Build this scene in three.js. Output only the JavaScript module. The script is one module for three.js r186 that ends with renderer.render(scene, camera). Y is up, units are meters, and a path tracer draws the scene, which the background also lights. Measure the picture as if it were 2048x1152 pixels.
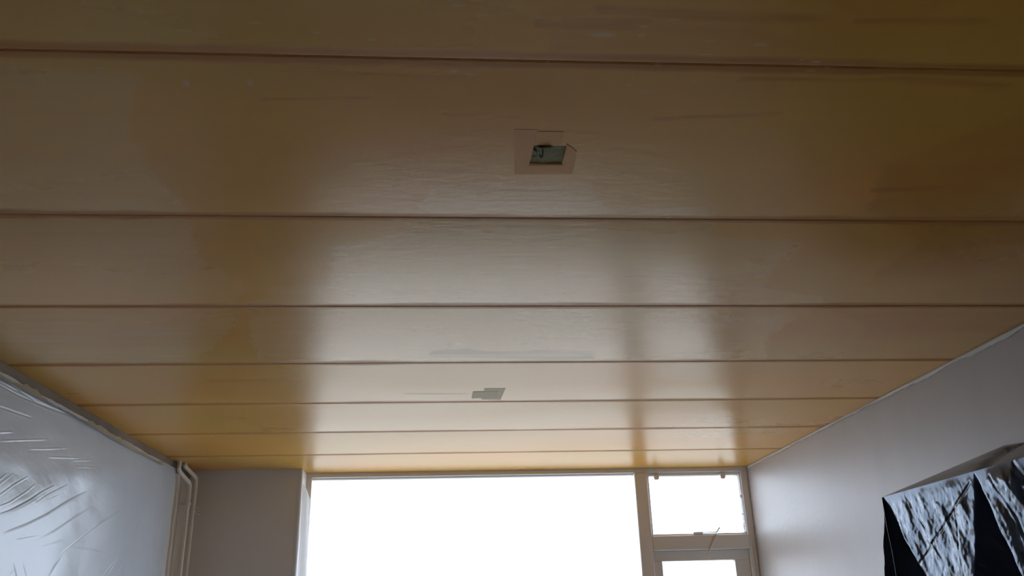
import * as THREE from 'three';
import { RectAreaLightUniformsLib } from 'three/addons/lights/RectAreaLightUniformsLib.js';
import { RoundedBoxGeometry } from 'three/addons/geometries/RoundedBoxGeometry.js';
import { mergeGeometries, mergeVertices, toCreasedNormals } from 'three/addons/utils/BufferGeometryUtils.js';
import { Brush, Evaluator, SUBTRACTION } from 'three-bvh-csg';

// ------------------------------------------------------------------ camera, sky, daylight, exposure
const scene = new THREE.Scene();
const renderer = new THREE.WebGLRenderer({ antialias: true });
renderer.toneMapping = THREE.LinearToneMapping;
renderer.toneMappingExposure = 1.07;
renderer.shadowMap.enabled = true;
renderer.shadowMap.type = THREE.PCFSoftShadowMap;

const CEIL = 2.55, EYE = 1.6666;
const camera = new THREE.PerspectiveCamera(38.199, 2048 / 1152, 0.05, 400);
{
  const rad = THREE.MathUtils.degToRad, yaw = rad(4.58391), pitch = rad(21.62999), roll = rad(-1.64427);
  const f = new THREE.Vector3(Math.sin(yaw) * Math.cos(pitch), Math.sin(pitch), -Math.cos(yaw) * Math.cos(pitch));
  const r0 = new THREE.Vector3(Math.cos(yaw), 0, Math.sin(yaw)), u0 = new THREE.Vector3().crossVectors(r0, f);
  const r = r0.clone().multiplyScalar(Math.cos(roll)).addScaledVector(u0, Math.sin(roll));
  const u = u0.clone().multiplyScalar(Math.cos(roll)).addScaledVector(r0, -Math.sin(roll));
  camera.matrixAutoUpdate = true;
  camera.quaternion.setFromRotationMatrix(new THREE.Matrix4().makeBasis(r, u, f.clone().negate()));
  camera.position.set(0, EYE, 0);
}
scene.add(camera);

// an even overcast sky, seen (burnt out) through the panes
scene.background = new THREE.Color().setRGB(3.3, 4.0, 5.0);
// daylight in the three glazed openings: [x0, x1, y0, y1]
const ZF = -5.386;                       // room face of the window frame
const GLASS = { big: [-0.862, 1.188, 0.86, 2.512], top: [1.292, 1.878, 2.136, 2.502], door: [1.336, 1.796, 0.9, 1.968] };
const DAY = new THREE.Color().setRGB(1.0, 0.98, 0.95);
RectAreaLightUniformsLib.init();
for (const [x0, x1, y0, y1] of Object.values(GLASS)) {
  const a = new THREE.RectAreaLight(DAY, 0.6, x1 - x0, y1 - y0);
  a.name = 'window_daylight';
  a.position.set((x0 + x1) / 2, (y0 + y1) / 2, ZF - 0.034);
  a.rotation.y = Math.PI;                // shines into the room (+z)
  scene.add(a);
}

// ------------------------------------------------------------------ helpers
const hash = (i, j) => { let h = Math.imul(i | 0, 374761393) + Math.imul(j | 0, 668265263) | 0; h = Math.imul(h ^ (h >>> 13), 1274126177); return ((h ^ (h >>> 16)) >>> 0) / 4294967295; };
function vnoise(x, y) {
  const i = Math.floor(x), j = Math.floor(y), a = x - i, b = y - j, u = a * a * (3 - 2 * a), v = b * b * (3 - 2 * b);
  const p = hash(i, j), q = hash(i + 1, j), r = hash(i, j + 1), s = hash(i + 1, j + 1);
  return p + (q - p) * u + (r - p) * v + (p - q - r + s) * u * v;
}
function fbm(x, y, n = 4) { let s = 0, a = 0.5, t = 0; for (let k = 0; k < n; k++) { s += a * vnoise(x + 17.3 * k, y - 9.1 * k); t += a; a *= 0.5; x *= 2.03; y *= 2.03; } return s / t; }
const clamp = (x, a = 0, b = 1) => Math.min(b, Math.max(a, x));
const smooth = (a, b, x) => { const t = clamp((x - a) / (b - a)); return t * t * (3 - 2 * t); };
let seed = 20240611; const rnd = () => { seed = (Math.imul(seed, 1664525) + 1013904223) >>> 0; return seed / 4294967296; };

const taken = new Map();
function numbered(name) { const n = taken.get(name) || 0; taken.set(name, n + 1); return n ? `${name}_${String(n).padStart(3, '0')}` : name; }
function mesh(name, geo, mat, parent = scene) {
  const m = new THREE.Mesh(geo, mat);
  m.name = parent === scene ? numbered(name) : name;
  m.castShadow = m.receiveShadow = true;
  parent.add(m);
  return m;
}
function thing(name, label, category, extra = {}) {
  const g = new THREE.Group(); g.name = numbered(name);
  g.userData = { label, category, ...extra };
  scene.add(g);
  return g;
}
const structure = (name, label, category) => thing(name, label, category, { kind: 'structure' });
// box from corner to corner; r > 0 rounds its edges. uv in metres on every face
function box(x0, x1, y0, y1, z0, z1, r = 0) {
  const w = x1 - x0, h = y1 - y0, d = z1 - z0;
  const g = r > 0 ? new RoundedBoxGeometry(w, h, d, 2, r) : new THREE.BoxGeometry(w, h, d);
  g.translate((x0 + x1) / 2, (y0 + y1) / 2, (z0 + z1) / 2);
  return boxUV(g);
}
function boxUV(g) {
  const p = g.attributes.position, n = g.attributes.normal, uv = new Float32Array(p.count * 2);
  for (let i = 0; i < p.count; i++) {
    const ax = Math.abs(n.getX(i)), ay = Math.abs(n.getY(i)), az = Math.abs(n.getZ(i));
    const x = p.getX(i), y = p.getY(i), z = p.getZ(i);
    if (ay >= ax && ay >= az) { uv[2 * i] = x; uv[2 * i + 1] = z; } else if (ax >= az) { uv[2 * i] = z; uv[2 * i + 1] = y; } else { uv[2 * i] = x; uv[2 * i + 1] = y; }
  }
  g.setAttribute('uv', new THREE.BufferAttribute(uv, 2));
  return g;
}
function dataTexture(w, h, fill, srgb) {
  const d = new Uint8Array(w * h * 4), o = [0, 0, 0];
  for (let j = 0; j < h; j++) for (let i = 0; i < w; i++) {
    fill(i / w, j / h, o); const k = (j * w + i) * 4;
    d[k] = clamp(o[0]) * 255; d[k + 1] = clamp(o[1]) * 255; d[k + 2] = clamp(o[2]) * 255; d[k + 3] = 255;
  }
  const t = new THREE.DataTexture(d, w, h, THREE.RGBAFormat);
  t.magFilter = THREE.LinearFilter; t.minFilter = THREE.LinearMipmapLinearFilter; t.generateMipmaps = true;
  if (srgb) t.colorSpace = THREE.SRGBColorSpace;
  t.wrapS = t.wrapT = THREE.RepeatWrapping;
  t.needsUpdate = true;
  return t;
}
const toS = (c) => (c <= 0.0031308 ? 12.92 * c : 1.055 * Math.pow(c, 1 / 2.4) - 0.055);
const srgbOf = (c) => c.map(toS);

// a curved sheet: points[i][j] -> Vector3, smooth normals, uv from (a, b)
function sheet(nu, nv, at, flip = false) {
  const pos = [], uv = [], idx = [];
  for (let i = 0; i < nu; i++) for (let j = 0; j < nv; j++) { const [x, y, z, a, b] = at(i, j); pos.push(x, y, z); uv.push(a, b); }
  for (let i = 0; i < nu - 1; i++) for (let j = 0; j < nv - 1; j++) {
    const a = i * nv + j, b = a + nv;
    if (flip) idx.push(a, a + 1, b, b, a + 1, b + 1); else idx.push(a, b, a + 1, b, b + 1, a + 1);
  }
  const g = new THREE.BufferGeometry();
  g.setAttribute('position', new THREE.Float32BufferAttribute(pos, 3));
  g.setAttribute('uv', new THREE.Float32BufferAttribute(uv, 2));
  g.setIndex(idx); g.computeVertexNormals();
  return g;
}
function graded(stops) {                 // [[from, to, step], ...] -> list of coordinates
  const out = [];
  for (const [a, b, s] of stops) { const n = Math.max(1, Math.round(Math.abs(b - a) / s)); for (let k = 0; k < n; k++) out.push(a + (b - a) * k / n); }
  out.push(stops[stops.length - 1][1]);
  return out;
}
function segDist(px, py, ax, ay, bx, by) {
  const dx = bx - ax, dy = by - ay, t = clamp(((px - ax) * dx + (py - ay) * dy) / (dx * dx + dy * dy));
  return [Math.hypot(px - ax - t * dx, py - ay - t * dy), t];
}
function inside(poly, x, y) {
  let c = false;
  for (let i = 0, j = poly.length - 1; i < poly.length; j = i++) {
    const [xi, yi] = poly[i], [xj, yj] = poly[j];
    if ((yi > y) !== (yj > y) && x < (xj - xi) * (y - yi) / (yj - yi) + xi) c = !c;
  }
  return c;
}
function polyEdge(poly, x, y) {          // signed distance, positive inside
  let d = 1e9;
  for (let i = 0, j = poly.length - 1; i < poly.length; j = i++) d = Math.min(d, segDist(x, y, ...poly[i], ...poly[j])[0]);
  return inside(poly, x, y) ? d : -d;
}

// ------------------------------------------------------------------ room measures
const XL = -1.572, XR = 1.943, ZB = 1.4, ZP = -5.23, BOARD = 0.6, G0 = -1.1718;
const grooves = []; for (let k = -5; k <= 6; k++) grooves.push(G0 - BOARD * k);

// ------------------------------------------------------------------ materials
// ceiling: varnished boards, yellow ochre, brushed along x, brown in and beside the joints
const TZ0 = -5.45, TZ1 = -0.9, TX0 = -1.62, TX1 = 1.98;
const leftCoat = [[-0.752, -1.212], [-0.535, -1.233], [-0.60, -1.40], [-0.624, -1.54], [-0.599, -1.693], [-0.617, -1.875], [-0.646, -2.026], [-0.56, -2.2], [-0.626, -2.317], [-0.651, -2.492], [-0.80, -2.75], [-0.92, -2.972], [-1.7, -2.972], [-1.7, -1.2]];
const midCoatSheen = [[-0.506, -2.218], [-0.34, -2.19], [-0.30, -1.95], [-0.1, -1.84], [-0.05, -1.62], [0.3, -1.60], [0.36, -1.72], [0.62, -1.70], [0.66, -1.86], [0.92, -1.9], [0.9, -2.2], [1.15, -2.3], [1.1, -2.7], [1.2, -2.972], [-0.685, -2.972], [-0.679, -2.921], [-0.642, -2.588], [-0.60, -2.42], [-0.65, -2.36], [-0.51, -2.29]];  // primer coat, stretched upward to paint in the window's pale reflection
const darkRedPatch = [[0.92, -1.5], [1.1, -1.32], [1.4, -1.2], [2.1, -1.18], [2.1, -2.972], [1.5, -2.972], [1.42, -2.6], [1.2, -2.4], [1.22, -1.9], [1.0, -1.72]];  // darker red-brown area with ragged edges along the right wall
const smear = [[-0.071, -2.832], [0.066, -2.805], [0.136, -2.829], [0.276, -2.837], [0.309, -2.815], [0.524, -2.841], [0.525, -2.938], [-0.077, -2.933]];
const redPatch = [[0.15, -1.09], [0.241, -1.066], [0.5, -1.06], [0.62, -1.12], [0.6, -1.19], [0.348, -1.189], [0.17, -1.167]];
const streaks = [[0.211, -1.04, 0.644, -1.052, 0.007], [0.644, -1.052, 0.896, -1.044, 0.004], [0.128, -1.079, 0.322, -1.074, 0.006], [0.76, -1.195, 1.06, -1.222, 0.007], [0.38, -1.342, 0.66, -1.312, 0.004], [0.17, -1.062, 0.34, -1.066, 0.004], [-0.35, -1.30, -0.12, -1.285, 0.003], [0.5, -1.21, 1.0, -1.2, 0.004], [-0.02, -1.335, 0.15, -1.345, 0.003], [0.95, -1.62, 1.14, -1.60, 0.006], [-0.2, -3.42, 0.1, -3.43, 0.005], [-0.95, -3.20, -0.55, -3.19, 0.012]];
const specks = []; for (let k = 0; k < 46; k++) specks.push([-1.1 + 2.3 * rnd(), -1.02 - 1.25 * rnd() * rnd(), 0.002 + 0.012 * rnd(), 0.0012 + 0.002 * rnd()]);
specks.push([0.25, -1.10, 0.025, 0.006], [0.52, -1.115, 0.014, 0.005], [0.36, -1.255, 0.02, 0.003], [-0.46, -1.255, 0.006, 0.012], [-0.35, -1.25, 0.005, 0.012], [0.32, -1.235, 0.008, 0.003]);
const ceilingMaps = (() => {
  const W = 1536, H = 1536, col = new Uint8Array(W * H * 4), W2 = 768, rgh = new Uint8Array(W2 * W2 * 4);
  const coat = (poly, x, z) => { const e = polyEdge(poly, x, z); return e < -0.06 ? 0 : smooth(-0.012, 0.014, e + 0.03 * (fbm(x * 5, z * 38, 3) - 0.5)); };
  // coat masks on a coarse grid of their own (sampled bilinearly by the fine loop)
  const CM = 512, m1 = new Float32Array(CM * CM), m2 = new Float32Array(CM * CM), m3 = new Float32Array(CM * CM), m4 = new Float32Array(CM * CM), m5 = new Float32Array(CM * CM), mb = new Float32Array(CM * CM), mh = new Float32Array(CM * CM);
  for (let j = 0; j < CM; j++) for (let i = 0; i < CM; i++) {
    const x = TX0 + (TX1 - TX0) * i / (CM - 1), z = TZ0 + (TZ1 - TZ0) * j / (CM - 1), k = j * CM + i;
    m1[k] = coat(leftCoat, x, z); m2[k] = coat(midCoatSheen, x, z); m3[k] = coat(smear, x, z); m4[k] = coat(redPatch, x, z); m5[k] = coat(darkRedPatch, x, z);
    mb[k] = fbm(x * 1.3 + 5, z * 2.2, 3) - 0.5; mh[k] = fbm(x * 1.9 - 40, z * 3.1 + 8, 3) - 0.5;
  }
  const BM = 1024, mr = new Float32Array(BM * BM);
  for (let j = 0; j < BM; j++) for (let i = 0; i < BM; i++) mr[j * BM + i] = fbm((TX0 + (TX1 - TX0) * i / (BM - 1)) * 2.2, (TZ0 + (TZ1 - TZ0) * j / (BM - 1)) * 40 + 3, 2) - 0.5;
  const bil = (m, u, v, CM = 512) => { const a = u * (CM - 1), b = v * (CM - 1), i = Math.min(CM - 2, a | 0), j = Math.min(CM - 2, b | 0), p = a - i, q = b - j, k = j * CM + i; return (m[k] * (1 - p) + m[k + 1] * p) * (1 - q) + (m[k + CM] * (1 - p) + m[k + CM + 1] * p) * q; };
  for (let j = 0; j < H; j++) {
    const v = (j + 0.5) / H, z = TZ0 + (TZ1 - TZ0) * v;
    let gz = 9, gk = 0; grooves.forEach((g, k) => { if (Math.abs(z - g) < Math.abs(gz)) { gz = z - g; gk = k; } });
    const near = streaks.filter((s) => Math.abs(z - (s[1] + s[3]) / 2) < 0.08), spk = specks.filter((s) => Math.abs(z - s[1]) < s[3] * 1.5 + 0.002);
    const bt = hash(Math.round((z - G0) / BOARD - 0.5), 77) - 0.5;
    for (let i = 0; i < W; i++) {
      const u = (i + 0.5) / W, x = TX0 + (TX1 - TX0) * u;
      const big = bil(mb, u, v), brush = bil(mr, u, v, BM), hue = bil(mh, u, v);
      const t = 1 + 0.24 * big + 0.028 * brush + 0.05 * bt;
      let r = 0.70 * t * (1 + 0.12 * hue), g = 0.375 * t * (1 - 0.20 * hue), b = 0.075 * t * (1 - 0.3 * hue);
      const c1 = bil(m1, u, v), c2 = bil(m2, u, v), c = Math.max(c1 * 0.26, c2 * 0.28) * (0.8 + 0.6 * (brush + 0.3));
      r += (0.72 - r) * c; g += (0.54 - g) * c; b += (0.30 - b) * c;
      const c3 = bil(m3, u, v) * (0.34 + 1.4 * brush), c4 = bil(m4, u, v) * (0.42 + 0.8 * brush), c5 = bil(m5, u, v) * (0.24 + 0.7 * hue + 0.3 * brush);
      r += (0.40 - r) * c3; g += (0.29 - g) * c3; b += (0.13 - b) * c3;
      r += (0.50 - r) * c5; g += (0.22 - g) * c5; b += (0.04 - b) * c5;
      r += (0.58 - r) * c4; g += (0.27 - g) * c4; b += (0.06 - b) * c4;
      // brown varnish gathered along the joints, ragged like brush ends
      let d = 0;
      if (Math.abs(gz) < 0.06) {
      const wob = fbm(x * 3.1 + gk * 7, gk * 3.3, 3), side = gz > 0 ? 1 : 0.55;
      const half = 0.013 + 0.036 * Math.pow(wob, 2.2) * side + 0.006 * (fbm(x * 14, gk + 0.5, 2) - 0.4);
      d = 0.95 * (1 - smooth(half * 0.6, half + 0.008, Math.abs(gz))) * (0.7 + 0.5 * fbm(x * 4 + 3 * gk, z * 90, 2));
      }
      for (const [ax, az, bx, bz, w] of near) { const [q, e] = segDist(x, z, ax, az, bx, bz); if (q < w * 4) d = Math.max(d, (0.25 + 0.45 * fbm(x * 9, z * 90, 2)) * (1 - smooth(w * 0.2, w * 3, q + 0.012 * (fbm(x * 10, z * 130, 3) - 0.5))) * smooth(0, 0.06, e) * smooth(0, 0.2, 1 - e)); }
      d = clamp(d);
      r += (0.50 - r) * d; g += (0.215 - g) * d; b += (0.045 - b) * d;
      for (const [sx, sz, sw, sh] of spk) { const q = Math.hypot((x - sx) / sw, (z - sz) / sh); if (q < 1.3) { const a = 0.55 * (1 - smooth(0.5, 1.2, q)); r += (0.62 - r) * a; g += (0.53 - g) * a; b += (0.34 - b) * a; } }
      const k = (j * W + i) * 4;
      col[k] = 255 * clamp(toS(r)); col[k + 1] = 255 * clamp(toS(g)); col[k + 2] = 255 * clamp(toS(b)); col[k + 3] = 255;
      if (!(i & 1) && !(j & 1)) {
        const q = ((j >> 1) * W2 + (i >> 1)) * 4, f = 0.30 + 0.10 * big + 0.02 * brush - 0.035 * c2 - 0.03 * c1 + 0.06 * c3 + 0.22 * d + 0.05 * c4;
        rgh[q] = rgh[q + 1] = rgh[q + 2] = 255 * clamp(f, 0.1, 0.8); rgh[q + 3] = 255;
      }
    }
  }
  const tex = (d, n, srgb) => { const t = new THREE.DataTexture(d, n, n, THREE.RGBAFormat); t.magFilter = THREE.LinearFilter; t.minFilter = THREE.LinearMipmapLinearFilter; t.generateMipmaps = true; t.wrapS = t.wrapT = THREE.MirroredRepeatWrapping; if (srgb) t.colorSpace = THREE.SRGBColorSpace; t.needsUpdate = true; return t; };
  return [tex(col, W, true), tex(rgh, W2, false)];
})();
const orangePeel = dataTexture(512, 512, (u, v, o) => { o[0] = o[1] = o[2] = 0.6 * fbm(u * 22, v * 60, 3) + 0.4 * fbm(u * 120, v * 120, 2); });
orangePeel.wrapS = orangePeel.wrapT = THREE.MirroredRepeatWrapping; orangePeel.repeat.set(4, 5);
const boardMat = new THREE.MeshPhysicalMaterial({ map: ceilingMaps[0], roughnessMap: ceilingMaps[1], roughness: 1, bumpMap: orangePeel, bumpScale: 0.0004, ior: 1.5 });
const slabMat = new THREE.MeshStandardMaterial({ color: new THREE.Color().setRGB(0.22, 0.12, 0.05), roughness: 0.9 });

const plasterBump = dataTexture(512, 512, (u, v, o) => { o[0] = o[1] = o[2] = 0.5 * fbm(u * 40, v * 40, 4) + 0.5 * fbm(u * 6, v * 3, 3); });
function paint(lin, vary, rough, bump, stretch = 1) {
  const t = dataTexture(256, 256, (u, v, o) => {
    const m = 1 + vary * (fbm(u * 9 * stretch, v * 9 / stretch, 4) - 0.5) * 2, w = vary * 0.5 * (fbm(u * 5 + 30, v * 4, 3) - 0.5);
    const c = srgbOf([lin[0] * m * (1 + w), lin[1] * m, lin[2] * m * (1 - w)]); o[0] = c[0]; o[1] = c[1]; o[2] = c[2];
  }, true);
  t.wrapS = t.wrapT = THREE.MirroredRepeatWrapping; t.repeat.set(0.45, 0.45);
  const b = plasterBump.clone(); b.wrapS = b.wrapT = THREE.MirroredRepeatWrapping; b.repeat.set(1.1, 1.1); b.needsUpdate = true;
  return new THREE.MeshStandardMaterial({ map: t, roughness: rough, bumpMap: b, bumpScale: bump });
}
const M = {
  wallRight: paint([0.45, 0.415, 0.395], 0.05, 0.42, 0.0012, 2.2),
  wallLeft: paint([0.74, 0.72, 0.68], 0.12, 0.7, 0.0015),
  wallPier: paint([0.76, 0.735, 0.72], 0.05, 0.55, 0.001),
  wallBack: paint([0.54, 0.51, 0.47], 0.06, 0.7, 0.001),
  floor: paint([0.66, 0.64, 0.61], 0.15, 0.6, 0.001),
  frame: paint([0.84, 0.82, 0.80], 0.04, 0.35, 0.0003),
  sash: paint([0.84, 0.84, 0.84], 0.03, 0.3, 0.0003),
  pipe: paint([0.72, 0.68, 0.62], 0.05, 0.32, 0.0003),
  metal: new THREE.MeshStandardMaterial({ color: new THREE.Color().setRGB(0.55, 0.56, 0.58), metalness: 0.9, roughness: 0.35 }),
  stay: new THREE.MeshStandardMaterial({ color: new THREE.Color().setRGB(0.62, 0.60, 0.57), metalness: 0.3, roughness: 0.4 }),
  glass: new THREE.MeshPhysicalMaterial({ color: 0xffffff, transmission: 1, thickness: 0, roughness: 0.0, ior: 1.5 }),
  film: new THREE.MeshPhysicalMaterial({ color: new THREE.Color().setRGB(0.72, 0.80, 0.90), transmission: 0.35, thickness: 0, roughness: 0.25, ior: 1.5, side: THREE.DoubleSide }),
  filmWhite: new THREE.MeshPhysicalMaterial({ color: new THREE.Color().setRGB(0.90, 0.91, 0.92), transmission: 0.7, thickness: 0, roughness: 0.8, side: THREE.DoubleSide }),
  barePlaster: paint([0.24, 0.19, 0.14], 0.5, 0.8, 0.002),
  tapePale: paint([0.50, 0.50, 0.44], 0.12, 0.5, 0.0005),
  tapeWhite: Object.assign(paint([0.68, 0.69, 0.66], 0.1, 0.5, 0.0005), { side: THREE.DoubleSide }),
  tapeBrown: paint([0.62, 0.30, 0.075], 0.10, 0.55, 0.0005),
  tapeBeige: paint([0.58, 0.48, 0.29], 0.10, 0.6, 0.0005),
  tapeTan: paint([0.42, 0.34, 0.19], 0.10, 0.55, 0.0005),
  plate: paint([0.22, 0.21, 0.09], 0.3, 0.7, 0.002),
  dark: new THREE.MeshStandardMaterial({ color: new THREE.Color().setRGB(0.03, 0.03, 0.025), roughness: 0.5 }),
  black: new THREE.MeshPhysicalMaterial({ color: new THREE.Color().setRGB(0.008, 0.008, 0.011), roughness: 0.16, ior: 1.52, specularColor: new THREE.Color().setRGB(0.40, 0.55, 0.78), side: THREE.DoubleSide }),
  ground: paint([0.24, 0.21, 0.17], 0.1, 0.95, 0.001),
};

// ------------------------------------------------------------------ structure
{
  const w = structure('wall_left', 'painted left wall behind the clear plastic film', 'wall');
  mesh('plaster', box(XL - 0.2, XL, -0.2, CEIL + 0.2, -5.6, ZB + 0.2), M.wallLeft, w);
  // bare strip of old brown-grey plaster between the film and the ceiling, its lower edge ragged
  const tz = graded([[ZB, -5.23, 0.012]]);
  mesh('bare_plaster_strip', sheet(tz.length, 3, (i, j) => {
    const z = tz[i], lo = 2.502 - 0.02 * fbm(z * 8, 40, 3);
    return [XL + (j ? 0.003 : 0.0005), j === 2 ? CEIL + 0.0002 : j ? lo + 0.002 : lo, z, z, j * 0.02];
  }), M.barePlaster, w);
}
{
  const w = structure('wall_right', 'bare light grey painted right wall', 'wall');
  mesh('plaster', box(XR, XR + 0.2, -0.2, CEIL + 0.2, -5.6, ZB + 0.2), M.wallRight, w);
}
{
  const w = structure('wall_back', 'painted wall behind the viewer', 'wall');
  mesh('plaster', box(XL, XR, 0, CEIL + 0.016, ZB, ZB + 0.2), M.wallBack, w);
}
{
  const w = structure('wall_front', 'grey wall pier left of the large window', 'wall');
  mesh('plaster', box(XL, -0.905, 0, CEIL + 0.016, -5.6, ZP), M.wallPier, w);
  mesh('parapet', box(-0.905, 1.274, 0, 0.80, -5.6, ZP - 0.02), M.wallPier, w);
}
{
  const w = structure('floor', 'bare floor of the room', 'floor');
  mesh('floor_surface', box(XL, XR, -0.2, 0, -5.6, ZB), M.floor, w);
}
{
  const w = structure('ground', 'paved ground outside the window', 'ground');
  mesh('paving', box(-70, 70, -3.4, -3.2, -140, -5.8), M.ground, w);
}

// ceiling: boards across the room with bevelled edges, fixed under a dark slab
const ceiling = structure('ceiling', 'glossy yellowed board ceiling with brown joints', 'ceiling');
{
  mesh('backing', box(XL, XR, CEIL + 0.016, CEIL + 0.2, -5.6, ZB), slabMat, ceiling);
  const evaluator = new Evaluator(); evaluator.useGroups = false;
  const edges = [ZB, ...grooves.filter((g) => g < ZB - 0.1), ZF + 0.001];
  for (let k = 0; k < edges.length - 1; k++) {
    const za = edges[k] - (k ? 0.0004 : 0), zb = edges[k + 1] + (k < edges.length - 2 ? 0.0004 : 0);   // za > zb
    const ba = k ? 0.012 : 0.0005, bb = k < edges.length - 2 ? 0.012 : 0.0005, T = 0.0155, bev = 0.0026;
    const nx = 40, prof = [[za, T], [za, bev], [za - ba * 0.35, bev * 0.35], [za - ba, 0], [(za + zb) / 2, 0], [zb + bb, 0], [zb + bb * 0.35, bev * 0.35], [zb, bev], [zb, T]];
    // sweep the cross-section along x with a very slight waviness of the edge
    const pos = [], idx = [], np = prof.length;
    for (let i = 0; i <= nx; i++) {
      const x = XL + 0.001 + (XR - XL - 0.002) * i / nx;
      for (let j = 0; j < np; j++) {
        const edge = j < 4 ? k : j > 4 ? k + 1 : -1, wv = edge > 0 && edge < edges.length - 1 ? 0.004 * (fbm(x * 1.4, edge * 5.1, 2) - 0.5) : 0;
        pos.push(x, CEIL + prof[j][1] + (prof[j][1] === 0 ? 0.0012 * (vnoise(x * 1.1 + k * 3, j < 4 ? k : k + 1) - 0.5) + 0.0006 : 0), prof[j][0] + wv);
      }
    }
    for (let i = 0; i < nx; i++) for (let j = 0; j < np; j++) {
      const a = i * np + j, b = i * np + (j + 1) % np, c = a + np, d = b + np;
      idx.push(a, b, c, b, d, c);
    }
    for (const i of [0, nx]) for (let j = 1; j < np - 1; j++) { const o = i * np; if (i) idx.push(o, o + j, o + j + 1); else idx.push(o, o + j + 1, o + j); }
    let g = new THREE.BufferGeometry();
    g.setAttribute('position', new THREE.Float32BufferAttribute(pos, 3)); g.setIndex(idx);
    g.computeVertexNormals();
    g = toCreasedNormals(g, 0.12);
    g.setAttribute('uv', new THREE.Float32BufferAttribute(new Float32Array(g.attributes.position.count * 2), 2));
    if (za > -1.48 && zb < -1.48) {       // the hole of the old ceiling box
      const cut = new Brush(new THREE.BoxGeometry(0.073, 0.1, 0.074)); cut.position.set(0.1985, CEIL, -1.481); cut.updateMatrixWorld();
      const b = new Brush(g); b.updateMatrixWorld();
      g = evaluator.evaluate(b, cut, SUBTRACTION).geometry;
    }
    const p = g.attributes.position, uv = new Float32Array(p.count * 2);
    for (let i = 0; i < p.count; i++) { uv[2 * i] = (p.getX(i) - TX0) / (TX1 - TX0); uv[2 * i + 1] = (p.getZ(i) - TZ0) / (TZ1 - TZ0); }
    g.setAttribute('uv', new THREE.BufferAttribute(uv, 2));
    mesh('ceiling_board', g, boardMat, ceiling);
  }
}

// ------------------------------------------------------------------ window wall
const win1 = structure('window_1', 'large burnt-out window pane in a pale painted frame', 'window');
{
  const f = M.frame, [x0, x1, y0, y1] = GLASS.big;
  mesh('head', box(-0.905, XR, 2.521, CEIL + 0.0155, ZF - 0.09, ZF - 0.002, 0.003), f, win1);
  mesh('jamb', box(-0.905, -0.866, 0.80, 2.521, ZF - 0.09, ZF, 0.004), f, win1);
  mesh('mullion', box(1.190, 1.274, 0, 2.521, ZF - 0.09, ZF + 0.004, 0.008), f, win1);
  mesh('sill', box(-0.905, 1.19, 0.80, 0.86, ZF - 0.09, ZP + 0.12, 0.008), f, win1);
  mesh('glazing_bead', box(-0.866, 1.19, 2.511, 2.521, ZF - 0.075, ZF - 0.03, 0.002), M.sash, win1);
  mesh('pane', box(x0 - 0.004, x1 + 0.004, y0, y1 + 0.002, ZF - 0.052, ZF - 0.048), M.glass, win1);
}
const win2 = structure('window_2', 'small hinged top window above the balcony door', 'window');
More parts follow.
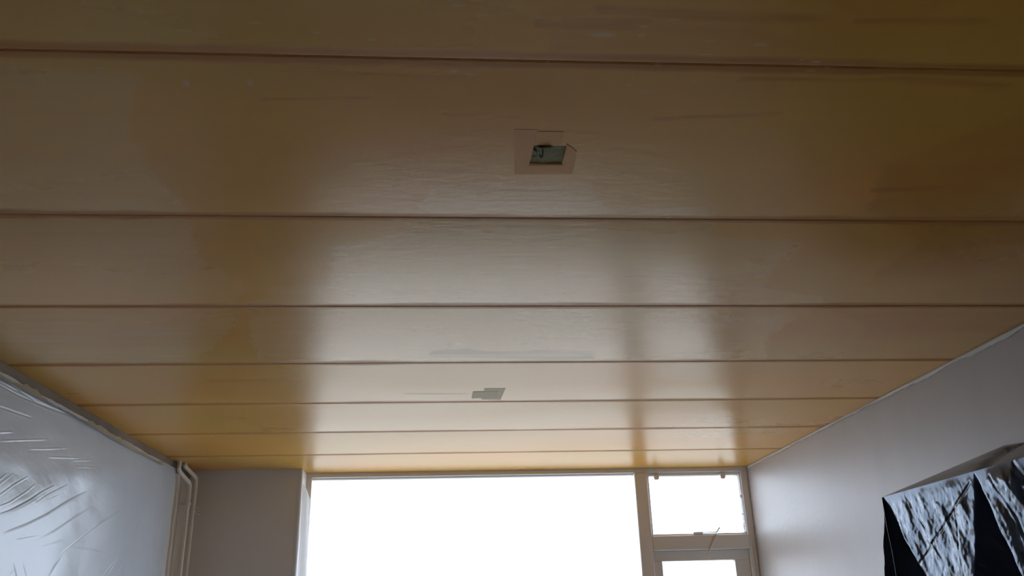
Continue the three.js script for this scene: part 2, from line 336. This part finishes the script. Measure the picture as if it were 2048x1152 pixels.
{
  const f = M.frame, [x0, x1, y0, y1] = GLASS.top;
  mesh('transom', box(1.274, 1.897, 2.034, 2.124, ZF - 0.09, ZF + 0.002, 0.008), f, win2);
  const jb = mesh('jamb', box(1.897, XR, 0, 2.521, ZF - 0.09, ZF - 0.004, 0.004), f, win2);
  mesh('bead', box(1.905, 1.913, 0, 2.10, ZF - 0.006, ZF + 0.003, 0.003), M.sash, jb);
  mesh('sash_rail', box(1.274, 1.897, 2.500, 2.521, ZF - 0.07, ZF - 0.022, 0.003), M.sash, win2);
  mesh('sash_rail', box(1.274, 1.897, 2.124, 2.136, ZF - 0.07, ZF - 0.022, 0.003), M.sash, win2);
  mesh('sash_stile', box(1.274, 1.290, 2.136, 2.500, ZF - 0.07, ZF - 0.022, 0.003), M.sash, win2);
  mesh('sash_stile', box(1.880, 1.897, 2.136, 2.500, ZF - 0.07, ZF - 0.022, 0.003), M.sash, win2);
  mesh('pane', box(x0 - 0.004, x1 + 0.004, y0 - 0.002, y1 + 0.002, ZF - 0.052, ZF - 0.048), M.glass, win2);
  for (const x of [1.338, 1.779]) {
    const s = new THREE.Shape(); s.moveTo(-0.013, 0.022); s.lineTo(0.013, 0.022); s.lineTo(0.012, 0.006); s.quadraticCurveTo(0.011, 0, 0.004, 0); s.lineTo(-0.004, 0); s.quadraticCurveTo(-0.011, 0, -0.012, 0.006); s.closePath();
    const g = new THREE.ExtrudeGeometry(s, { depth: 0.02, bevelEnabled: true, bevelSize: 0.001, bevelThickness: 0.001, bevelSegments: 1 }); g.scale(1.25, 1.35, 1); g.translate(x, 2.476, ZF - 0.026);
    const h = mesh('hinge', g, M.sash, win2);
    const kn = new THREE.CylinderGeometry(0.005, 0.005, 0.026, 10); kn.rotateZ(Math.PI / 2); kn.translate(x, 2.503, ZF - 0.012); mesh('knuckle', kn, M.metal, h);
  }
  // the stay: bracket, flat bar lying on the rail, bent handle, and the arm hanging across the transom
  const st = new THREE.Group(); st.name = 'window_stay'; st.userData.label = 'grey metal casement stay'; win2.add(st);
  mesh('bracket', box(1.545, 1.606, 2.126, 2.144, ZF - 0.024, ZF - 0.008, 0.003), M.sash, st);
  mesh('bar', box(1.60, 1.694, 2.137, 2.142, ZF - 0.018, ZF - 0.006, 0.002), M.metal, st);
  const bend = new THREE.TubeGeometry(new THREE.CatmullRomCurve3([[1.688, 2.138, ZF - 0.012], [1.697, 2.143, ZF - 0.008], [1.708, 2.159, ZF], [1.716, 2.168, ZF + 0.004]].map((p) => new THREE.Vector3(...p))), 16, 0.0045, 8); mesh('handle', bend, M.metal, st);
  const arm = (x0, y0, x1, y1, w, z, mt, name) => {
    const L = Math.hypot(x1 - x0, y1 - y0), g = new RoundedBoxGeometry(w, L, 0.006, 2, 0.002);
    g.rotateZ(Math.atan2(y1 - y0, x1 - x0) - Math.PI / 2); g.translate((x0 + x1) / 2, (y0 + y1) / 2, z); mesh(name, boxUV(g), mt, st);
  };
  arm(1.682, 2.124, 1.632, 2.030, 0.014, ZF + 0.007, M.stay, 'arm');
  arm(1.697, 2.124, 1.600, 1.985, 0.010, ZF + 0.014, M.sash, 'cord_strip');
}
const door = structure('door_1', 'glazed balcony door below the small top window', 'door');
{
  const f = M.frame, [x0, x1, y0, y1] = GLASS.door;
  mesh('top_rail', box(1.276, 1.896, 1.972, 2.0335, ZF - 0.085, ZF - 0.028, 0.004), f, door);
  mesh('lock_rail', box(1.333, 1.799, 0.80, 0.90, ZF - 0.085, ZF - 0.028, 0.004), f, door);
  mesh('stile', box(1.276, 1.333, 0.02, 1.972, ZF - 0.085, ZF - 0.028, 0.004), f, door);
  mesh('stile', box(1.799, 1.896, 0.02, 1.972, ZF - 0.085, ZF - 0.028, 0.004), f, door);
  mesh('lower_panel', box(1.333, 1.799, 0.02, 0.80, ZF - 0.06, ZF - 0.03), f, door);
  mesh('pane', box(x0 - 0.004, x1 + 0.004, y0, y1 + 0.005, ZF - 0.052, ZF - 0.048), M.glass, door);
  const hd = new THREE.TubeGeometry(new THREE.CatmullRomCurve3([[1.31, 1.05, ZF - 0.014], [1.31, 1.05, ZF + 0.03], [1.325, 1.05, ZF + 0.036], [1.42, 1.05, ZF + 0.036]].map((p) => new THREE.Vector3(...p))), 20, 0.008, 8); mesh('handle', hd, M.metal, door);
}

// ------------------------------------------------------------------ clear plastic film over the left wall
{
  const s = thing('plastic_film', 'wrinkled clear plastic film taped over the left wall', 'plastic film');
  // creases measured on the film, as (z, y) polylines; the last numbers are height (m) and half-width (m)
  const C = [
    [[[-3.066, 2.041], [-3.146, 2.065], [-3.278, 2.122], [-3.357, 2.161], [-3.452, 2.199]], 6, 5], [[[-3.146, 2.065], [-3.228, 2.098], [-3.322, 2.142]], 4, 4],
    [[[-3.14, 1.989], [-3.283, 2.034], [-3.439, 2.09], [-3.598, 2.159], [-3.756, 2.217]], 7, 5], [[[-3.058, 2.106], [-3.139, 2.153], [-3.228, 2.197]], 5, 4.5],
    [[[-3.024, 2.147], [-3.084, 2.187]], 4, 4], [[[-3.056, 2.066], [-3.135, 2.093], [-3.239, 2.145], [-3.296, 2.181]], 4, 4.5], [[[-3.323, 2.114], [-3.412, 2.159], [-3.563, 2.218]], 4, 4.5],
    [[[-3.385, 1.984], [-3.519, 2.032], [-3.694, 2.109], [-3.857, 2.171]], 4.5, 4.5], [[[-3.609, 1.952], [-3.712, 1.999], [-3.941, 2.104], [-4.243, 2.218]], 4.5, 4.5],
    [[[-3.529, 1.866], [-3.613, 1.942]], 7, 6], [[[-3.051, 2.144], [-3.124, 2.191]], 3, 4], [[[-2.995, 2.285], [-3.141, 2.317], [-3.332, 2.358]], 4, 4.5],
    [[[-3.199, 2.296], [-3.346, 2.324], [-3.507, 2.358]], 3.5, 4.5], [[[-3.368, 2.296], [-3.628, 2.339]], 3, 4.5], [[[-3.572, 2.319], [-3.783, 2.357]], 2.5, 4.5], [[[-3.617, 2.301], [-3.808, 2.329]], 2.2, 4],
    [[[-2.96, 2.307], [-3.068, 2.332]], 5, 5], [[[-4.056, 1.891], [-4.191, 1.975]], -5, 4], [[[-4.114, 1.893], [-4.214, 1.977]], -5, 4], [[[-4.222, 1.898], [-4.307, 1.971]], -5, 4],
    [[[-3.692, 1.988], [-3.927, 1.995], [-4.106, 1.992]], -3, 6], [[[-3.231, 1.853], [-3.255, 1.875]], 4, 4], [[[-3.228, 1.978], [-3.396, 2.008]], 3, 4], [[[-3.444, 1.97], [-3.61, 2.008]], 3, 4], [[[-3.411, 2.135], [-3.509, 2.172]], 2.5, 4],
    [[[-2.926, 2.393], [-3.178, 2.408]], -6, 5], [[[-2.884, 2.496], [-3.189, 2.47], [-3.494, 2.488]], -7, 6], [[[-2.897, 2.465], [-3.054, 2.463], [-3.376, 2.474]], -6, 5], [[[-2.891, 2.479], [-3.294, 2.483]], 5, 5],
    [[[-4.672, 2.515], [-4.70, 2.41], [-4.72, 2.3]], 4, 6], [[[-4.62, 2.3], [-4.75, 1.85]], 4, 8], [[[-4.45, 2.1], [-4.55, 1.85]], 3, 8], [[[-4.80, 2.35], [-4.87, 1.8]], 5, 10], [[[-4.3, 2.05], [-4.42, 1.8]], 3, 6], [[[-3.25, 1.9], [-3.30, 1.84]], 4, 4], [[[-3.32, 1.9], [-3.38, 1.84]], 3, 4],
  ];
  // the same kind of slanting creases on the part of the film below and before the picture
  for (let k = 0; k < 70; k++) { const z = -4.7 + 5.6 * rnd(), y = 0.15 + 1.55 * rnd(), l = 0.15 + 0.35 * rnd(); C.push([[[z, y], [z - l * 0.8, y + l * 0.3]], 3 + 3 * rnd(), 6 + 3 * rnd()]); }
  for (let k = 0; k < 26; k++) { const z = -2.6 + 3.4 * rnd(), y = 1.8 + 0.6 * rnd(), l = 0.15 + 0.35 * rnd(); C.push([[[z, y], [z - l * 0.8, y + l * 0.3]], 3 + 3 * rnd(), 6 + 3 * rnd()]); }
  const zs = graded([[1.2, -2.7, 0.02], [-2.7, -4.4, 0.0036], [-4.4, -4.93, 0.006]]), ys = graded([[0.004, 1.75, 0.02], [1.75, 2.514, 0.0021]]);
  const nz = zs.length, ny = ys.length, hgt = new Float32Array(nz * ny);
  for (let i = 0; i < nz; i++) for (let j = 0; j < ny; j++) {
    const z = zs[i], y = ys[j];
    hgt[i * ny + j] = 0.016 + 0.016 * (fbm(z * 1.7, y * 2.1, 3) - 0.5) + 0.005 * (fbm((z + y * 1.7) * 4, (y - z * 0.4) * 7, 2) - 0.5) + 0.0005 * (fbm((z * 0.8 + y) * 26, (y - z * 0.5) * 50, 3) - 0.5);
  }
  for (const [pts, hh, ww] of C) {
    const w = ww / 1800, h = hh / 2200, lens = [0]; for (let k = 1; k < pts.length; k++) lens.push(lens[k - 1] + Math.hypot(pts[k][0] - pts[k - 1][0], pts[k][1] - pts[k - 1][1]));
    const zmin = Math.min(...pts.map((p) => p[0])) - 0.05, zmax = Math.max(...pts.map((p) => p[0])) + 0.05, ymin = Math.min(...pts.map((p) => p[1])) - 0.05, ymax = Math.max(...pts.map((p) => p[1])) + 0.05, all = lens[lens.length - 1];
    for (let i = 0; i < nz; i++) { if (zs[i] < zmin || zs[i] > zmax) continue; for (let j = 0; j < ny; j++) { if (ys[j] < ymin || ys[j] > ymax) continue;
      let best = 9, along = 0;
      for (let k = 1; k < pts.length; k++) { const [d, t] = segDist(zs[i], ys[j], ...pts[k - 1], ...pts[k]); if (d < best) { best = d; along = (lens[k - 1] + t * (lens[k] - lens[k - 1])) / all; } }
      if (best < w * 4) { const q = best / w, taper = Math.sqrt(Math.max(0, Math.sin(Math.PI * clamp(along * 0.96 + 0.02)))); hgt[i * ny + j] += h * taper * (Math.exp(-q * q) - 0.35 * Math.exp(-q * q / 6)); }
    } }
  }
  const g = sheet(nz, ny, (i, j) => {
    let y = ys[j], z = zs[i];
    if (j > ny - 6) y -= 0.012 * fbm(z * 9, 4, 3) * (j - ny + 6) / 5;
    if (i > nz - 6) z += 0.03 * fbm(y * 5, 14, 3) * (i - nz + 6) / 5;
    return [XL + Math.max(0.003, hgt[i * ny + j]), y, z, z, y];
  });
  mesh('film', g, M.film, s);
  // pale tape with a torn upper edge that holds the film
  const tz = graded([[1.2, -4.66, 0.012]]);
  const tape = sheet(tz.length, 3, (i, j) => {
    const z = tz[i], lo = 2.487 - 0.01 * fbm(z * 2, 8, 2), hi = 2.518 - 0.030 * Math.pow(fbm(z * 7, 2, 4), 1.5) + 0.012 * (fbm(z * 38, 3, 2) - 0.5);
    return [XL + 0.006 + 0.016 * (1 - j / 2) + 0.010 * fbm(z * 2.6, j * 0.3, 3), lo + (hi - lo) * j / 2, z, z, j * 0.02];
  });
  mesh('tape_strip', tape, M.tapePale, s);
}

// torn film and white masking hanging over the left window jamb
{
  const s = thing('plastic_film', 'narrow white film strip hanging over the left window jamb', 'plastic film');
  const ys = graded([[2.545, 0.9, 0.012]]);
  const edge = (y) => 0.010 * (fbm(y * 9, 3, 3) - 0.5) + 0.006 * (fbm(y * 40, 9, 2) - 0.5);
  mesh('reveal_strip', sheet(ys.length, 9, (i, j) => {
    const y = ys[i], t = j / 8, w = 0.004 * Math.sin(t * 5 + y * 6);
    // wraps the pier corner: a little of the room face, then the reveal
    return t < 0.25 ? [-0.9045 - (0.25 - t) * (0.10 + 2.2 * edge(y)), y, ZP + 0.003 + 0.004 * fbm(y * 8, t * 3, 2), t, y] : [-0.901 + 0.003 * fbm(y * 7, t * 4, 2) + w * 0.3, y, ZP + 0.003 - (t - 0.25) / 0.75 * 0.15, t, y];
  }), M.filmWhite, s);
  const y2 = graded([[2.47, 0.9, 0.012]]);
  mesh('jamb_strip', sheet(y2.length, 9, (i, j) => {
    const t = j / 8, y = y2[i] - (i < 8 ? (8 - i) / 8 * 0.09 * t : 0);
    return [-0.899 + t * (0.040 + 0.7 * edge(y2[i])) + 0.004 * Math.sin(t * 6 + y * 5), y, ZP - 0.03 - t * 0.118 + 0.004 * fbm(y * 6, t * 3, 2), t, y];
  }), M.filmWhite, s);
}
{
  const s = thing('plastic_film', 'torn film scraps along the right edge of the top window', 'plastic film');
  const scraps = [[1.884, 2.505, 0.030, 0.10], [1.886, 2.42, 0.028, 0.05], [1.886, 2.355, 0.05, 0.06], [1.888, 2.30, 0.03, 0.05], [1.888, 2.245, 0.05, 0.05], [1.889, 2.19, 0.03, 0.05]];
  scraps.forEach(([x, y, w, h], k) => mesh('film_scrap', sheet(7, 9, (i, j) => {
    const t = i / 6, v = j / 8, ww = w * (0.35 + 0.9 * Math.abs(Math.sin(v * 3.1 + k)) * fbm(v * 4 + k, k, 2));
    return [x + 0.006 - t * ww, y - v * h, ZF - 0.018 + 0.012 * t + 0.004 * fbm(t * 3 + k, v * 4, 2), t * w, v * h];
  }), M.filmWhite, s));
}

// ------------------------------------------------------------------ pipes in the far left corner
function pipe(label, pts, clampY, clampDir) {
  const s = thing('heating_pipe', label, 'pipe');
  const R = 0.0122, v = pts.map((p) => new THREE.Vector3(...p)), path = new THREE.CurvePath();
  let from = v[0];
  for (let k = 1; k < v.length; k++) {
    if (k < v.length - 1) {
      const a = v[k].clone().lerp(v[k - 1], Math.min(0.4, 0.024 / v[k].distanceTo(v[k - 1]))), b = v[k].clone().lerp(v[k + 1], Math.min(0.4, 0.024 / v[k].distanceTo(v[k + 1])));
      path.add(new THREE.LineCurve3(from, a)); path.add(new THREE.QuadraticBezierCurve3(a, v[k], b)); from = b;
    } else path.add(new THREE.LineCurve3(from, v[k]));
  }
  const parts = path.curves.map((c) => new THREE.TubeGeometry(c, c.isLineCurve3 ? 2 : 8, R, 14));
  mesh('tube', mergeGeometries(parts), M.pipe, s);
  const [px, , pz] = pts[0];
  for (const cy of clampY) {
    const c = new THREE.Group(); c.name = 'clamp'; s.add(c);
    const ring = new THREE.CylinderGeometry(R + 0.006, R + 0.006, 0.013, 18); ring.translate(px, cy, pz); mesh('ring', ring, M.pipe, c);
    const ear = box(-0.014, 0.014, -0.005, 0.005, -0.004, 0.004, 0.002); ear.translate(px + clampDir * 0.030, cy, pz); mesh('screw_ear', ear, M.pipe, c);
    const len = pz - ZP, stem = new THREE.CylinderGeometry(0.004, 0.004, len, 8); stem.rotateX(Math.PI / 2); stem.translate(px, cy, pz - len / 2); mesh('stem', stem, M.pipe, c);
  }
  return s;
}
pipe('front white heating pipe bending towards the room below the ceiling', [[-1.502, 0, -5.015], [-1.502, 2.440, -5.015], [-1.541, 2.498, -4.905], [-1.541, CEIL + 0.002, -4.905]], [2.325, 1.2, 0.5], -1);
pipe('rear white heating pipe half hidden behind the front one in the corner', [[-1.490, 0, -5.085], [-1.490, 2.483, -5.085], [-1.524, 2.530, -4.955], [-1.524, CEIL + 0.002, -4.955]], [2.290, 1.16, 0.46], 1);

// ------------------------------------------------------------------ old ceiling box with tape round it, and the small taped spot
function tapePiece(parent, corners, mat, y, name = 'tape_piece') {      // thin, slightly uneven patch; corners [x, z]
  const n = 8, [a, b, c, d] = corners, wob = (x, z) => 0.0022 * (fbm(x * 160, z * 160, 2) - 0.5), top = [], pos = [], uv = [], idx = [];
  const at = (u, v) => [(a[0] * (1 - u) + b[0] * u) * (1 - v) + (d[0] * (1 - u) + c[0] * u) * v, (a[1] * (1 - u) + b[1] * u) * (1 - v) + (d[1] * (1 - u) + c[1] * u) * v];
  for (const lay of [0, 1]) for (let i = 0; i <= n; i++) for (let j = 0; j <= n; j++) {
    let [x, z] = at(i / n, j / n); const rim = i === 0 || j === 0 || i === n || j === n;
    if (rim) { x += wob(x, z); z += wob(z, x); }
    pos.push(x, lay ? CEIL + 0.0008 : y - 0.0003 * fbm(x * 90, z * 90, 2) + (rim ? 0.0002 : 0), z); uv.push(x, z);
  }
  const m = n + 1, o = m * m;
  for (let i = 0; i < n; i++) for (let j = 0; j < n; j++) { const p = i * m + j; idx.push(p, p + 1, p + m, p + m, p + 1, p + m + 1, o + p, o + p + m, o + p + 1, o + p + m, o + p + m + 1, o + p + 1); }
  const loop = []; for (let i = 0; i < n; i++) loop.push(i * m); for (let j = 0; j < n; j++) loop.push(n * m + j); for (let i = n; i > 0; i--) loop.push(i * m + n); for (let j = n; j > 0; j--) loop.push(j);
  loop.forEach((p, k) => { const q = loop[(k + 1) % loop.length]; idx.push(p, q, o + p, q, o + q, o + p); });
  let g = new THREE.BufferGeometry(); g.setAttribute('position', new THREE.Float32BufferAttribute(pos, 3)); g.setAttribute('uv', new THREE.Float32BufferAttribute(uv, 2)); g.setIndex(idx); g.computeVertexNormals();
  g = toCreasedNormals(g, 0.6);
  return mesh(name, g, mat, parent);
}
{
  const s = thing('ceiling_box', 'grey-green ceiling box cover framed by brown tape on the near board', 'ceiling box');
  tapePiece(s, [[0.125, -1.386], [0.172, -1.385], [0.163, -1.562], [0.137, -1.563]], M.tapeBrown, CEIL - 0.0001);
  tapePiece(s, [[0.168, -1.392], [0.222, -1.391], [0.224, -1.440], [0.168, -1.441]], M.tapeBrown, CEIL - 0.0005);
  tapePiece(s, [[0.150, -1.522], [0.262, -1.519], [0.260, -1.557], [0.150, -1.561]], M.tapeBrown, CEIL - 0.0003);
  tapePiece(s, [[0.234, -1.437], [0.258, -1.465], [0.261, -1.527], [0.238, -1.527]], M.tapeBrown, CEIL - 0.0007);
  // cover set a few millimetres up in the hole, buckled
  const cover = sheet(14, 14, (i, j) => { const u = i / 13, v = j / 13, x = 0.1625 + 0.072 * u, z = -1.4445 - 0.073 * v; return [x, CEIL + 0.0025 + 0.004 * (fbm(x * 60, z * 60, 3) - 0.5) + 0.003 * Math.abs(u - 0.3 - 0.2 * v), z, x * 3, z * 3]; }, true);
  mesh('cover', cover, M.plate, s);
  for (const [x0, x1, z0, z1] of [[0.1585, 0.1625, -1.5185, -1.4435], [0.2345, 0.2385, -1.5185, -1.4435], [0.1585, 0.2385, -1.4445, -1.4405], [0.1585, 0.2385, -1.5215, -1.5175]]) mesh('rim', box(x0, x1, CEIL + 0.0008, CEIL + 0.015, z0, z1), M.tapeBrown, s);
  const hk = new THREE.TubeGeometry(new THREE.CatmullRomCurve3([[0.188, CEIL + 0.006, -1.462], [0.1885, CEIL - 0.004, -1.466], [0.1875, CEIL - 0.009, -1.474], [0.1865, CEIL - 0.005, -1.481], [0.184, CEIL + 0.001, -1.482]].map((p) => new THREE.Vector3(...p))), 20, 0.0013, 8);
  mesh('hook', hk, M.dark, s);
  const wr = new THREE.TubeGeometry(new THREE.CatmullRomCurve3([[0.166, CEIL + 0.004, -1.459], [0.171, CEIL + 0.0, -1.461], [0.175, CEIL + 0.001, -1.470], [0.176, CEIL + 0.004, -1.480]].map((p) => new THREE.Vector3(...p))), 14, 0.0016, 8);
  mesh('wire_end', wr, M.dark, s);
  const tab = sheet(8, 8, (i, j) => { const u = i / 7, v = j / 7, x = 0.176 + 0.030 * u, z = -1.4465 - 0.012 * v; return [x, CEIL - 0.002 - 0.004 * Math.sin(3 * u) * (1 - v) + 0.004 * v, z, x * 4, z * 4]; }, true);
  mesh('loose_flap', tab, new THREE.MeshPhysicalMaterial({ color: new THREE.Color().setRGB(0.34, 0.35, 0.27), roughness: 0.15, side: THREE.DoubleSide }), s);
}
{
  const s = thing('tape_patch', 'small patch of overlapping beige tape pieces on a far ceiling board', 'tape');
  tapePiece(s, [[0.142, -3.341], [0.229, -3.341], [0.220, -3.536], [0.141, -3.524]], M.tapeBeige, CEIL - 0.0001);
  tapePiece(s, [[0.095, -3.395], [0.201, -3.389], [0.200, -3.490], [0.092, -3.508]], M.tapeTan, CEIL - 0.0007);
  tapePiece(s, [[0.135, -3.492], [0.181, -3.489], [0.181, -3.533], [0.136, -3.527]], M.tapeBeige, CEIL - 0.0009);
}

// ragged pale tape left along the right wall under the ceiling
{
  const s = thing('masking_tape', 'thin ragged strip of pale tape along the top of the right wall', 'tape');
  const tz = graded([[-0.6, -5.36, 0.008]]);
  mesh('strip', sheet(tz.length, 3, (i, j) => {
    const z = tz[i], lo = CEIL - 0.006 - 0.022 * Math.pow(fbm(z * 6, 21, 4), 2.2) - 0.006 * fbm(z * 45, 2, 2), hi = CEIL - 0.002 - 0.004 * fbm(z * 12, 5, 2);
    return [XR - 0.0015 - 0.004 * fbm(z * 9, j, 2) - (j === 0 ? 0.001 : 0), lo + (hi - lo) * j / 2, z, z, j * 0.01];
  }, true), M.tapeWhite, s);
}

// ------------------------------------------------------------------ black sheeting over the unit at the right wall
{
  const s = thing('black_plastic_sheet', 'crumpled glossy black plastic sheet draped in folds at the right wall', 'plastic sheet');
  const XF = 1.6, YT = 2.046, ZA = -3.05, ZE = -1.3;
  // pleats: apex z, drop where it starts, spread to either side per metre of drop, depth per metre
  const pleats = [[-3.045, 0, 0.03, 0.64, 0.40], [-2.47, 0.004, 0.38, 0.36, 0.42], [-1.86, 0.01, 0.30, 0.40, 0.40]];
  const creases = [[[-2.505, 2.015], [-2.70, 1.905], [-2.892, 1.798], 7, 7], [[-2.89, 2.03], [-2.83, 1.94], [-2.76, 1.86], 5, 6], [[-2.78, 1.86], [-2.72, 1.78], [-2.66, 1.70], 6, 8], [[-2.62, 1.95], [-2.63, 1.85], [-2.64, 1.72], 4, 7], [[-2.40, 2.02], [-2.33, 1.90], [-2.30, 1.75], 6, 8], [[-2.28, 2.04], [-2.22, 1.93], [-2.20, 1.78], 5, 9]];
  const front = (z, v, y) => {
    let x = XF;
    for (const [za, v0, sl, sr, dp] of pleats) {
      const dv = clamp(v - v0, 0, 0.55), a = za - sl * dv, b = za + sr * dv;
      if (z > a && z < b && dv > 0) { const t = (z - a) / (b - a), k = 0.58; x += Math.min(0.13, dp * dv * 0.9) * (t < k ? t / k : (1 - t) / (1 - k)); }
    }
    for (const [p, q, r, h, w] of creases) {
      const d = Math.min(segDist(z, y, ...p, ...q)[0], segDist(z, y, ...q, ...r)[0]) / (w / 1500);
      if (d < 4) x += h / 2400 * (Math.exp(-d * d) - 0.4 * Math.exp(-d * d / 5));
    }
    const c = fbm(z * 9 + y * 3, y * 5 - z * 2, 3) - 0.5, m = fbm(z * 34 + y * 14, y * 17, 3) - 0.5, f = fbm(z * 90 - y * 30, y * 60 + z * 20, 2) - 0.5;
    return x + smooth(0, 0.06, v) * (0.020 * c + 0.0058 * m + 0.0014 * f) + 0.008 * v;
  };
  const zs = graded([[ZA, -1.95, 0.0042], [-1.95, ZE, 0.02]]), ys = graded([[YT, 1.62, 0.0042], [1.62, 0.002, 0.03]]);
  const flare = (i, v) => Math.min(v, 0.6) * Math.max(0, 1 - i / 5);      // the far edge stands out a little, leaving a narrow dark return
  mesh('front_drape', sheet(zs.length, ys.length, (i, j) => { const v = YT - ys[j], k = flare(i, v); return [front(zs[i], v, ys[j]) - 0.14 * k, ys[j], zs[i] - 0.11 * k, zs[i], ys[j]]; }, true), M.black, s);
  // narrow side facing the window, with the thin lit crease at its front
  mesh('side_drape', sheet(40, ys.length, (i, j) => { const t = i / 39, y = ys[j], v = YT - y, x0 = front(ZA, v, y) - 0.14 * flare(0, v); return [x0 + (XR - 0.002 - x0) * t, y, ZA - 0.11 * flare(0, v) - 0.012 * Math.sin(Math.PI * t) * v + 0.008 * Math.sin(t * 9) * Math.min(0.4, v), t, y]; }), M.black, s);
  const ridge = new THREE.TubeGeometry(new THREE.CatmullRomCurve3([[1.599, 2.044, -3.047], [1.592, 1.95, -3.038], [1.592, 1.85, -3.034], [1.590, 1.70, -3.034], [1.590, 1.4, -3.034]].map((p) => new THREE.Vector3(...p))), 40, 0.0032, 8);
  mesh('fold_ridge', ridge, M.black, s);
  // top of the sheet, tented up to the wall
  const wallPath = (t) => t < 0.25 ? [XF + (XR - 0.002 - XF) * t / 0.25, YT + 0.138 * t / 0.25, ZA + 0.26 * t / 0.25] : t < 0.33 ? [XR - 0.002, 2.184 - 0.011 * (t - 0.25) / 0.08, -2.79 + 0.10 * (t - 0.25) / 0.08] : [XR - 0.002, 2.173 - 0.004 * (t - 0.33), -2.69 + (ZE + 2.69) * (t - 0.33) / 0.67];
  const frontZ = (t) => t < 0.33 ? ZA + (0.60) * t / 0.33 : -2.45 + (ZE + 2.45) * (t - 0.33) / 0.67;
  mesh('top_flap', sheet(160, 40, (i, j) => {
    const t = i / 159, q = j / 39, w = wallPath(t), z0 = frontZ(t), f = [front(z0, 0, YT), YT, z0];
    const d = Math.min(4, segDist(t, q, 0.335, 0, 0.30, 0.85)[0] / 0.018), e = Math.min(4, segDist(t, q, 0.345, 0, 0.33, 0.95)[0] / 0.012);
    const lift = q * (1 - q) * (0.02 + 0.03 * (fbm(t * 14, q * 3, 3) - 0.5)) - 0.012 * Math.exp(-d * d) * (q < 0.02 ? q * 50 : 1) - 0.008 * Math.exp(-e * e) * (q < 0.02 ? q * 50 : 1);
    const k = t < 0.25 ? t / 0.25 : 1;
    return [f[0] + (w[0] - f[0]) * q, f[1] + (w[1] - f[1]) * q + lift * k, f[2] + (w[2] - f[2]) * q, t, q];
  }), M.black, s);
}

renderer.render(scene, camera);
